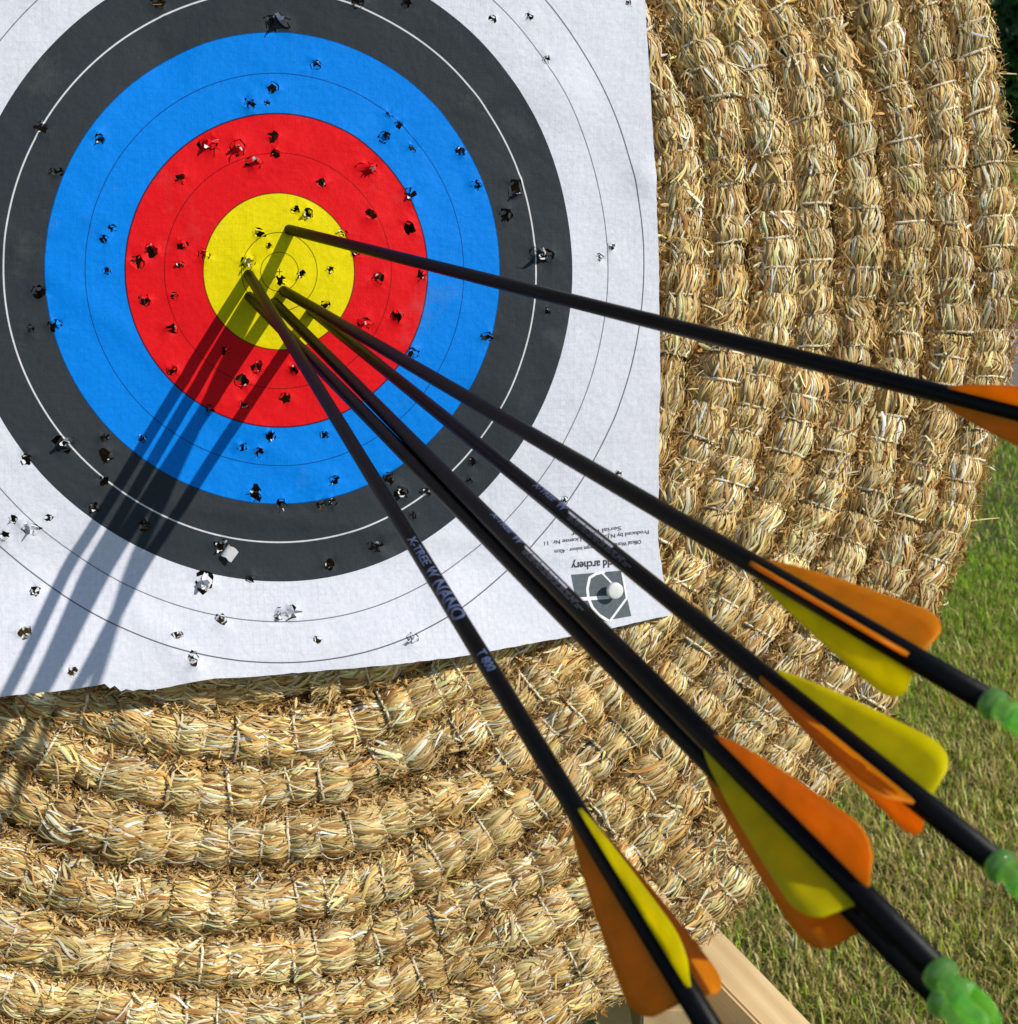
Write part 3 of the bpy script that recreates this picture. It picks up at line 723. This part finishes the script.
# the pin holding the corner
def lathe(profile, m=24):
    V, F = [], []
    for r, z in profile:
        for k in range(m):
            a = 2*math.pi*k/m; V.append((r*math.cos(a), r*math.sin(a), z))
    for i in range(len(profile)-1):
        for k in range(m):
            k2 = (k+1) % m; F.append((i*m+k, i*m+k2, (i+1)*m+k2, (i+1)*m+k))
    F.append(tuple(range(m))[::-1]); F.append(tuple((len(profile)-1)*m+k for k in range(m)))
    return V, F
pz = float(zs(183.4, -169.7))
pin = empty('target_pin', BOSS @ Matrix.Translation(Vector((183.6, -169.9, pz+1.6))*.001) @ Matrix.Rotation(rad(7), 4, 'X'),
            'white round-headed pin through the grey emblem in the corner of the paper target', 'pin')
V, F = lathe([(1.6, .2), (1.6, 2.2), (4.3, 2.6), (4.75, 3.1), (4.75, 5.0), (4.4, 5.6), (3.5, 5.9), (1.2, 6.0)])
o = poly_mesh('pin_head', np.array(V)*.001, F, M_PIN, pin); [setattr(p, 'use_smooth', True) for p in o.data.polygons]
V, F = lathe([(.5, .3), (.5, -22), (.08, -26)], 10)
poly_mesh('pin_shank', np.array(V)*.001, F, M_STEEL, pin)

# ------------------------------------------------------------------ arrows (local frame: z along the shaft towards the nock, origin where the nock is seated)
SR = 2.72                                   # shaft radius, mm
TAIL = 660.0                                # shaft length
def vane_mesh():
    """one vane standing on the shaft along +x"""
    z0, z1, H, th = -79.5, -21.5, 9.6, .45
    N = 36; V, F = [], []
    for i in range(N+1):
        t = i/N; t = t**.9
        if t < .84: h = H*(t/.84)**.80*(1-.10*(t/.84)) / .90
        else: h = H*max(0, 1-((t-.84)/.16)**2.6)**.42
        z = z0+(z1-z0)*t + 1.2*math.sin(math.pi*min(1, t))*0
        h = max(h, .05)
        for (x, w) in ((SR-.25, th*1.6), (SR+min(.8, h*.5), th), (SR+h*.6, th*.85), (SR+h, th*.6)):
            V.append((x, w, z)); V.append((x, -w, z))
    for i in range(N):
        a, b = i*8, (i+1)*8
        for k in range(3):
            F.append((a+2*k, a+2*k+2, b+2*k+2, b+2*k)); F.append((a+2*k+1, b+2*k+1, b+2*k+3, a+2*k+3))
        F.append((a+6, a+7, b+7, b+6))
    F.append((0, 1, 3, 2)); F.append((2, 3, 5, 4)); F.append((4, 5, 7, 6)); e = N*8
    F += [(e, e+2, e+3, e+1), (e+2, e+4, e+5, e+3), (e+4, e+6, e+7, e+5)]
    return np.array(V), F
def nock_mesh():
    m = 28; prof = [(SR*.9, -.3), (SR*1.14, .0), (SR*1.24, .25), (SR*1.26, .9), (SR*1.25, 1.9), (SR*1.14, 2.3), (SR*.93, 2.6), (SR*.88, 3.4), (SR*.90, 4.6), (SR*1.0, 5.2), (SR*1.10, 5.8), (SR*1.14, 8.0)]
    V, F = [], []
    for r, z in prof:
        for k in range(m):
            a = 2*math.pi*k/m; V.append((r*math.cos(a), r*math.sin(a), z))
    for i in range(len(prof)-1):
        for k in range(m):
            k2 = (k+1) % m; F.append((i*m+k, i*m+k2, (i+1)*m+k2, (i+1)*m+k))
    F.append(tuple(range(m))[::-1])
    b = (len(prof)-1)*m; F.append(tuple(b+k for k in range(m)))
    # two ears with the string slot between them
    for sgn in (1, -1):
        o = len(V); rows = 7; c = 9
        for i in range(rows):
            t = i/(rows-1); z = 7.6 + 7.0*t
            rr = SR*(1.12+.06*math.sin(t*3)) * (1-.28*t**3); gap = 1.25 + .55*math.sin(math.pi*min(1, t*1.05)) - .45*max(0, t-.75)*4*.4
            ring = []
            for k in range(c):
                a = -1.12 + 2.24*k/(c-1); ring.append((sgn*max(rr*math.cos(a), gap+.02), rr*math.sin(a), z))
            for k in range(c-1, -1, -1):
                a = -1.12 + 2.24*k/(c-1); ring.append((sgn*gap, rr*math.sin(a)*.98, z))
            V += ring
        q = 2*c
        for i in range(rows-1):
            for k in range(q):
                k2 = (k+1) % q; f = (o+i*q+k, o+i*q+k2, o+(i+1)*q+k2, o+(i+1)*q+k); F.append(f if sgn > 0 else f[::-1])
        f = tuple(o+(rows-1)*q+k for k in range(q)); F.append(f if sgn > 0 else f[::-1])
        f = tuple(o+k for k in range(q))[::-1]; F.append(f if sgn > 0 else f[::-1])
    return np.array(V), F
def letter_mesh(body, z0, z1, hgt, ang=0., r=SR+.06, bold=0.):
    """lettering printed round the shaft, read from the point towards the nock"""
    V, F = flat_text(body, .025); w = V[:, 0].max()
    import bmesh
    bm = bmesh.new(); vs = [bm.verts.new((x, y, 0)) for x, y in V]
    for f in F:
        try: bm.faces.new([vs[i] for i in f])
        except ValueError: pass
    bmesh.ops.triangulate(bm, faces=bm.faces[:])
    for y in np.linspace(-.2, .75, 9):
        bmesh.ops.bisect_plane(bm, geom=bm.verts[:]+bm.edges[:]+bm.faces[:], plane_co=(0, y, 0), plane_no=(0, 1, 0))
    bm.verts.ensure_lookup_table(); P = np.array([v.co[:2] for v in bm.verts]); bm.verts.index_update()
    F = [tuple(v.index for v in f.verts) for f in bm.faces]; bm.free()
    z = z0 + P[:, 0]/w*(z1-z0); a = ang - (P[:, 1]-.35)/.7*hgt/r
    return np.stack([r*np.cos(a), r*np.sin(a), z], 1), F
def smooth(o):
    o.data.polygons.foreach_set('use_smooth', np.ones(len(o.data.polygons), bool)); return o
AG = 'black carbon arrows shot into the target'
def arrow_matrix(p0, p1):
    a = (Vector(p1)-Vector(p0)).normalized(); x = Vector((1, 0, 0)); x = (x - a*x.dot(a)).normalized(); y = a.cross(x)
    M = Matrix(((x.x, y.x, a.x, p1[0]*.001), (x.y, y.y, a.y, p1[1]*.001), (x.z, y.z, a.z, p1[2]*.001), (0, 0, 0, 1)))
    return BOSS @ M
ARROWS = [  # entry, length standing out, a point on its line, angle of the yellow vane, angle of the lettering, label
 ((4.1, 23.1, 1.0), 492.0, (154.5, -61.0, 368.9), 352, 295,
  'black arrow stuck highest in the yellow, standing apart above all the other shafts'),
 ((0.9, -8.5, 1.2), 491.5, (110.4, -124.8, 462.6), 272, 276,
  'black arrow with orange vane on top, its green nock the highest in view'),
 ((15.4, -18.5, 1.6), 503.5, (105.2, -153.6, 473.7), 47, 348,
  'black arrow with its yellow vane uppermost, broad orange vane below its shaft'),
 ((-3.8, -14.9, 1.1), 521.0, (84.9, -168.1, 487.8), 205, 330,
  'front arrow of the touching pair, broad yellow vane below its black shaft'),
 ((-16.6, -12.1, 0.3), 520.5, (91.6, -178.0, 477.6), 338, 263,
  'rear arrow of the touching pair, dark orange vane showing below the yellow one'),
 ((-17.0, -0.8, 0.3), 514.5, (53.1, -189.0, 450.4), 100, 110,
  'steepest black arrow, with blue-grey lettering, its dark orange vane over the straw'),
]
def build_arrow(a):
    p0, ln, pd, yel, let, label = a
    d = np.array(pd)-np.array(p0); d /= np.linalg.norm(d); p1 = tuple(np.array(p0)+d*ln)
    root = empty('arrow', arrow_matrix(p0, p1), label, 'arrow', AG)
    V, F = lathe([(.3, -TAIL), (SR*.8, -TAIL+8), (SR, -TAIL+16)] + [(SR, -TAIL+16+(TAIL-16)*k/12) for k in range(1, 13)], 32)
    smooth(poly_mesh('shaft', np.array(V)*.001, F, M_SHAFT, root))
    V, F = nock_mesh(); smooth(poly_mesh('nock', V*.001, F, M_NOCK, root))
    V, F = vane_mesh()
    for k, (mat, nm) in enumerate(((M_YELLOW, 'yellow vane'), (M_ORANGE, None), (M_ORANGE, None))):
        o = smooth(poly_mesh('vane', V*.001, F, mat, root)); o.rotation_euler.z = rad(yel+120*k)
        if nm: o['label'] = nm
    items = [letter_mesh('X-TREE', -221, -202.5, 2.9), letter_mesh('W', -200.5, -194.5, 3.6), letter_mesh('NANO', -192.5, -169, 4.7), letter_mesh('T 800', -151.5, -141, 2.8)]
    V, F = merge(items); o = poly_mesh('shaft_lettering', V*.001, F, M_LETTER, root); o.rotation_euler.z = rad(let)
    # the other side: mark, a pale stripe and rows of tiny print
    V, F = merge([letter_mesh('X-TREE', -219, -203, 2.0), letter_mesh('W', -200.5, -194.5, 3.0)]); o = poly_mesh('shaft_mark', V*.001, F, M_LETTER, root); o.rotation_euler.z = rad(let+115)
    def bars(rows):
        Vb, Fb = [], []
        for (z0, z1, a0, a1) in rows:
            b = len(Vb); n = 4
            for i in range(n+1):
                a = a0+(a1-a0)*i/n; Vb += [((SR+.05)*math.cos(a), (SR+.05)*math.sin(a), z0), ((SR+.05)*math.cos(a), (SR+.05)*math.sin(a), z1)]
            Fb += [(b+2*i, b+2*i+1, b+2*i+3, b+2*i+2) for i in range(n)]
        return np.array(Vb), Fb
    V, F = bars([(z, z+5.6, -.36, -.19) for z in (-192, -185.8, -179.6, -173.4, -167.2)] + [(-193, -162, -.46, -.41)]); o = poly_mesh('shaft_stripe', V*.001, F, M_STRIPE, root); o.rotation_euler.z = rad(let+139)
    rr_ = random.Random(5); rows = []
    for a0 in (-.02, .22, .46):
        z = -190
        while z < -152:
            l = rr_.uniform(1.2, 4.5); rows.append((z, z+l, a0, a0+.12)); z += l+rr_.uniform(.5, 1.2)
    V, F = bars(rows); o = poly_mesh('shaft_small_print', V*.001, F, M_LETTER2, root); o.rotation_euler.z = rad(let+134)
    return root, yel, let
root0, yel0, let0 = build_arrow(ARROWS[0])
for a in ARROWS[1:]:
    p0, ln, pd, yel, let, label = a
    d = np.array(pd)-np.array(p0); d /= np.linalg.norm(d); p1 = tuple(np.array(p0)+d*ln)
    r = root0.copy(); COL.objects.link(r); r.matrix_world = arrow_matrix(p0, p1); r['label'] = label
    for ch in list(root0.children):
        c = ch.copy(); COL.objects.link(c); c.parent = r
        if ch.name.startswith('vane'): c.rotation_euler.z = ch.rotation_euler.z + rad(yel-yel0)
        if ch.name.startswith('shaft_'): c.rotation_euler.z = ch.rotation_euler.z + rad(let-let0)

# ------------------------------------------------------------------ wooden stand
def cam_pt(px, py, d):   # a point given by its bearing and distance in front of the viewpoint
    return CAM + c2w(((px-509)/1300*d, (py-512)/1300*d, d))
def box_mesh(name, origin, ax, ay, az, lx, ly, lz, mat, parent, bev=.0018):
    """a planed timber: az is its length"""
    import bmesh
    bm = bmesh.new(); bmesh.ops.create_cube(bm, size=1); bmesh.ops.scale(bm, vec=(lx, ly, lz), verts=bm.verts)
    bmesh.ops.bevel(bm, geom=bm.edges[:], offset=bev, segments=2, affect='EDGES')
    me = bpy.data.meshes.new(name); bm.to_mesh(me); bm.free(); me.materials.append(mat)
    o = link(bpy.data.objects.new(name, me), parent)
    M = Matrix(((ax.x, ay.x, az.x, origin.x), (ax.y, ay.y, az.y, origin.y), (ax.z, ay.z, az.z, origin.z), (0, 0, 0, 1)))
    o.matrix_local = parent.matrix_world.inverted() @ M if parent else M
    return o
foot = on_boss(CX, -484, -100)
stand = empty('target_stand', Matrix.Translation((foot.x, foot.y, 0)), 'pale pine timber stand under the straw butt, one leg sloping down over the grass', 'stand')
bpy.context.view_layer.update()
def timber(name, a, b, face, w, t):
    """from a to b; 'face' is the way its broad side looks"""
    z = (b-a).normalized(); y = (face - z*face.dot(z)).normalized(); x = y.cross(z)
    return box_mesh(name, (a+b)/2, x, y, z, w, t, (b-a).length, M_WOOD, stand)
# front right leg: narrow edge up to the right, broad side towards the viewer and down
DL = .885
TOC = -FWD
axis = (RIGHT*1.0 - UP*1.03).normalized()
nt = ((RIGHT+UP).normalized()*math.cos(rad(27)) + TOC*math.sin(rad(27))).normalized()
nf = nt.cross(axis).normalized()
if nf.dot(TOC) < 0: nf = -nf
e0 = cam_pt(703, 911, DL)          # a point on its upper far edge
W_, T_ = .045, .095
ctr = e0 - nt*(T_/2) + nf*(W_/2)*1.0
def leg_from(ctr, axis, nt, nf, t_lo, t_hi):
    a = ctr + axis*t_lo; b = ctr + axis*t_hi
    return a, b
tg_ = (0.0 - ctr.z)/axis.z
a, b = leg_from(ctr, axis, nt, nf, -.42, tg_)
timber('front_leg', a, b, nt, W_, T_)
# bearer the butt sits on, its sawn end to the front
be = cam_pt(665, 1043, .80)
fl = Vector((FWD.x, FWD.y, 0)).normalized()
up = Vector((0, 0, 1))
for k, nm in ((0, 'bearer'),):
    timber(nm, be, be + fl*.42 - up*.02, up, .031, .050)
# the rest of the frame: left leg, back leg, a cross rail
mir = lambda v: Vector((2*foot.x - v.x, v.y, v.z))
ma = mir(a); mb = mir(b)
timber('front_leg', ma, mb, Vector((-nt.x, nt.y, nt.z)), W_, T_)
top = on_boss(CX, 300, -215); back = Vector((top.x, top.y+.85, .02))
timber('back_leg', top, back, Vector((0, 1, .5)), .07, .045)
timber('cross_rail', a.lerp(b, .13) + fl*.10, ma.lerp(mb, .13) + fl*.10, fl, .07, .04)
timber('bearer', mir(be), mir(be) + fl*.42 - up*.02, up, .031, .050)

# ------------------------------------------------------------------ ground, path, grass
def sheet(name, x0, x1, y0, y1, z, mat, kind='structure', nx=1, ny=1, wav=0.):
    xs = np.linspace(x0, x1, nx+1); ys = np.linspace(y0, y1, ny+1); X, Y = np.meshgrid(xs, ys)
    Z = np.full_like(X, z) + (wav*np.sin(X*1.7)*np.cos(Y*1.3) if wav else 0)
    V = np.stack([X, Y, Z], -1).reshape(-1, 3); i = np.arange(ny)[:, None]*(nx+1) + np.arange(nx)[None]
    F = np.stack([i, i+1, i+nx+2, i+nx+1], -1).reshape(-1, 4)
    return tag(np_mesh(name, V, [F], mat), kind=kind)
sheet('ground', -400, 400, -400, 400, 0, m_ground())
PY0, PY1 = 4.15, 5.95
path_edge = lambda x: .10*np.sin(x*1.3) + .05*np.sin(x*4.1+1)
def path():
    xs = np.linspace(-30, 40, 300); V = []
    for x in xs: V += [(x, PY0 + path_edge(x) - .03*x*0, .004), (x, PY1 + path_edge(x*1.2+3), .004)]
    F = [(2*i, 2*i+2, 2*i+3, 2*i+1) for i in range(len(xs)-1)]
    return tag(np_mesh('path', np.array(V), [np.array(F)], m_path()), kind='structure')
path()
def grass(n, xr, yr, hmul=1., wmul=1., sect=None):
    x = rng.uniform(*xr, n); y = rng.uniform(*yr, n)
    if sect is not None: k = sect(x, y); x, y = x[k], y[k]
    on = (y > PY0 + path_edge(x) + rng.normal(0, .05, len(x))) & (y < PY1 + path_edge(x*1.2+3) + rng.normal(0, .05, len(x))); x, y = x[~on], y[~on]
    n = len(x); K = 4
    patch = .5 + .5*np.sin(x*2.3+1.1*np.sin(y*1.9))*np.cos(y*2.7+np.sin(x*3.1)); patch = np.clip(patch*.7 + .3*rng.random(n), 0, 1)
    near = np.clip(1-(y-1.75)/1.2, 0, 1)                  # drier, trodden turf in front, greener behind
    dead = rng.random(n) < .16 + .46*near*(.5+.8*patch)
    L = rng.gamma(5, .0035, n)*hmul*np.where(dead, 1.1, 1.)
    tuft = np.sin(x*37+2*np.sin(y*23))*np.cos(y*41+np.sin(x*29)); L = L*(1+.35*tuft); az = rng.uniform(0, 2*np.pi, n); lean = np.where(dead, rng.uniform(.5, 1.6, n), np.abs(rng.normal(.5, .45, n)))
    u = np.linspace(0, 1, K)[None, :]
    ang = lean[:, None]*(.35 + .9*u); step = L[:, None]/(K-1)
    hx = np.concatenate([np.zeros((n, 1)), np.cumsum(np.sin(ang[:, :-1])*step, 1)], 1); hz = np.concatenate([np.zeros((n, 1)), np.cumsum(np.cos(ang[:, :-1])*step, 1)], 1)
    c = np.stack([x[:, None] + hx*np.cos(az)[:, None], y[:, None] + hx*np.sin(az)[:, None], np.maximum(hz, .001) + rng.uniform(0, .006, n)[:, None]*dead[:, None]], -1)
    wd = np.stack([-np.sin(az), np.cos(az), 0*az], -1)[:, None, :]
    w = rng.uniform(.0011, .0027, n)[:, None]*wmul*np.array([1, .95, .7, .12])[None]
    V = np.stack([c - wd*w[..., None]*.5, c + wd*w[..., None]*.5], 2)
    i = (np.arange(n)*K*2)[:, None] + np.arange(K-1)[None]*2; F = np.stack([i, i+1, i+3, i+2], -1).reshape(-1, 4)
    g1 = np.array([.21, .42, .02]); g2 = np.array([.50, .56, .05]); d1 = np.array([.78, .62, .23]); d2 = np.array([.40, .27, .085])
    m = np.clip(rng.normal(.25 + .35*near*patch, .25, n), 0, 1)[:, None]
    colr = np.where(dead[:, None], d1 + (d2-d1)*rng.random(n)[:, None], g1 + (g2-g1)*m)*np.exp(rng.normal(0, .36, n))[:, None]
    colr = np.minimum(colr, .9)
    return V.reshape(-1, 3), F, np.repeat(colr, K*2, 0)
wedge = lambda x, y: (x > -.02 + .10*y) & (x < .55 + .52*y)
gs = [grass(300000, (.0, 2.1), (.85, 3.1), sect=wedge),
      grass(130000, (.2, 3.4), (3.1, 7.2), 1.15, 1.5, sect=wedge),
      grass(90000, (.5, 8), (7.2, 14.8), 1.6, 3.0, sect=wedge),
      grass(60000, (-4, 4.5), (-.6, 6), 1.1, 1.6, sect=lambda x, y: ~wedge(x, y)),
      grass(50000, (-14, 20), (6, 15), 2.2, 5.0, sect=lambda x, y: ~wedge(x, y))]
Vs, Fs, Cs, o_ = [], [], [], 0
for v, f, c in gs: Vs.append(v); Fs.append(f+o_); Cs.append(c); o_ += len(v)
tag(np_mesh('grass', np.concatenate(Vs), [np.concatenate(Fs)], M_BLADE, np.concatenate(Cs)), 'short dry grass of the archery field', 'grass', kind='stuff')

# ------------------------------------------------------------------ hedge at the far side of the lawn
def hedge():
    root = empty('hedge', Matrix.Translation((3.0, 15.6, 0)), 'tall dark green hedge far behind the straw butt across the lawn', 'hedge')
    n = 120000
    x = rng.uniform(-17, 23, n); w = np.where((x > 1) & (x < 12), 1, rng.random(n) < .35).astype(bool); x = x[w]; n = len(x)
    h = 3.3 + .35*np.sin(x*.9) + .25*np.sin(x*2.3+1) + .1*np.sin(x*6.1)
    u = rng.random(n)**.8; z = u*h
    bulge = .55*np.sin(np.pi*np.clip(z/h, .0, 1))**.6 + .22*np.sin(x*1.7+z*1.3) + .16*np.sin(x*3.9-z*2.7+1) + .10*np.sin(x*8+z*6)
    face = rng.random(n) < .8
    y = np.where(face, -bulge*.9 + rng.gamma(1.2, .12, n), rng.uniform(-.7, .9, n)); z = np.where(face, z, h*(.93+.1*rng.random(n)))
    c = np.stack([x-3.0, y, z], -1)
    nr = np.stack([rng.normal(0, .6, n), -np.abs(rng.normal(.7, .5, n)), rng.normal(.45, .5, n)], -1); nr /= np.linalg.norm(nr, axis=1, keepdims=True)
    t = np.cross(nr, rng.normal(0, 1, (n, 3))); t /= np.linalg.norm(t, axis=1, keepdims=True); b = np.cross(nr, t)
    l = rng.uniform(.05, .10, n)[:, None]; wd = l*.55
    V = np.stack([c - t*l, c + b*wd + nr*l*.15, c + t*l, c - b*wd + nr*l*.15], 1).reshape(-1, 3)
    F = (np.arange(n)*4)[:, None] + np.arange(4)[None]
    clump = .75 + .4*np.sin(x*2.1+z*1.7)*np.sin(z*2.9+1.3*x)
    colr = np.array([.07, .19, .035])*np.exp(rng.normal(0, .3, n))[:, None]*clump[:, None]
    np_mesh('foliage', V, [F], M_LEAF, np.repeat(colr, 4, 0), parent=root)
    # solid dark sheet added behind the leaves, its colour standing for shade inside
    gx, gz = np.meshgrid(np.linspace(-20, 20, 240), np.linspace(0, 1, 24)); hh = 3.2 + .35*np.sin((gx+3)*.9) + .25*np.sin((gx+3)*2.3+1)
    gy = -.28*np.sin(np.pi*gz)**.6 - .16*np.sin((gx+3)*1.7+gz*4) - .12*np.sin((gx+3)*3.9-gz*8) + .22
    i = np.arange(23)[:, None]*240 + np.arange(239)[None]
    np_mesh('dark_backing', np.stack([gx, gy, gz*hh], -1).reshape(-1, 3), [np.stack([i, i+1, i+241, i+240], -1).reshape(-1, 4)], m_plain('hedge_inner_shade', (.018, .024, .010), .9, .1, .6, 9), parent=root)
    mb = m_bark()
    for k in range(16):
        V, F = [], []
        bx = -15 + 2.4*k + random.uniform(-.5, .5); o = len(V); m = 8; prof = [(.09, 0), (.07, .5), (.055, 1.5), (.03, 2.6)]
        for r, zz in prof:
            for j in range(m): V.append((bx + r*math.cos(j*2*math.pi/m) + .05*math.sin(zz*3+k), .25 + r*math.sin(j*2*math.pi/m), zz))
        for i in range(3):
            for j in range(m): F.append((o+i*m+j, o+i*m+(j+1) % m, o+(i+1)*m+(j+1) % m, o+(i+1)*m+j))
        poly_mesh('stem', V, F, mb, root)
hedge()

# ------------------------------------------------------------------ light
tosun = Vector((.86, .73, 1.0)).normalized()
sd = (BX*tosun.x + BY*tosun.y + BZ*tosun.z).normalized()
el = math.asin(sd.z); rot = math.atan2(sd.x, sd.y)
print('sun elevation', math.degrees(el), 'rotation', math.degrees(rot))
L = bpy.data.lights.new('sun', 'SUN'); L.energy = SUN_E; L.angle = rad(.53); L.color = (1.0, .955, .87)
lo = bpy.data.objects.new('sun', L); COL.objects.link(lo); lo.rotation_euler = sd.to_track_quat('Z', 'Y').to_euler()
w = bpy.data.worlds.new('World'); S.world = w; w.use_nodes = True
nt_ = w.node_tree; bg = nt_.nodes['Background']; sky = nt_.nodes.new('ShaderNodeTexSky'); sky.sky_type = 'NISHITA'; sky.sun_disc = False
sky.sun_elevation = el; sky.sun_rotation = rot; sky.altitude = 100; sky.air_density = 1.0; sky.dust_density = .3; sky.ozone_density = 2.2
nt_.links.new(sky.outputs[0], bg.inputs[0]); bg.inputs[1].default_value = SKY_E

# ------------------------------------------------------------------ camera
cd = bpy.data.cameras.new('camera'); cd.sensor_width = 36; cd.lens = 1300*36/1024; cd.clip_start = .01; cd.clip_end = 2000
cam = bpy.data.objects.new('camera', cd); COL.objects.link(cam); S.camera = cam
cam.location = CAM; cam.rotation_euler = (math.pi/2 - PITCH, 0, 0)
cd.dof.use_dof = True; cd.dof.focus_distance = .66; cd.dof.aperture_fstop = 30
S.render.engine = 'CYCLES'
S.view_settings.view_transform = 'Standard'; S.view_settings.look = 'None'; S.view_settings.exposure = EXPO; S.view_settings.gamma = 1
bpy.context.view_layer.update()
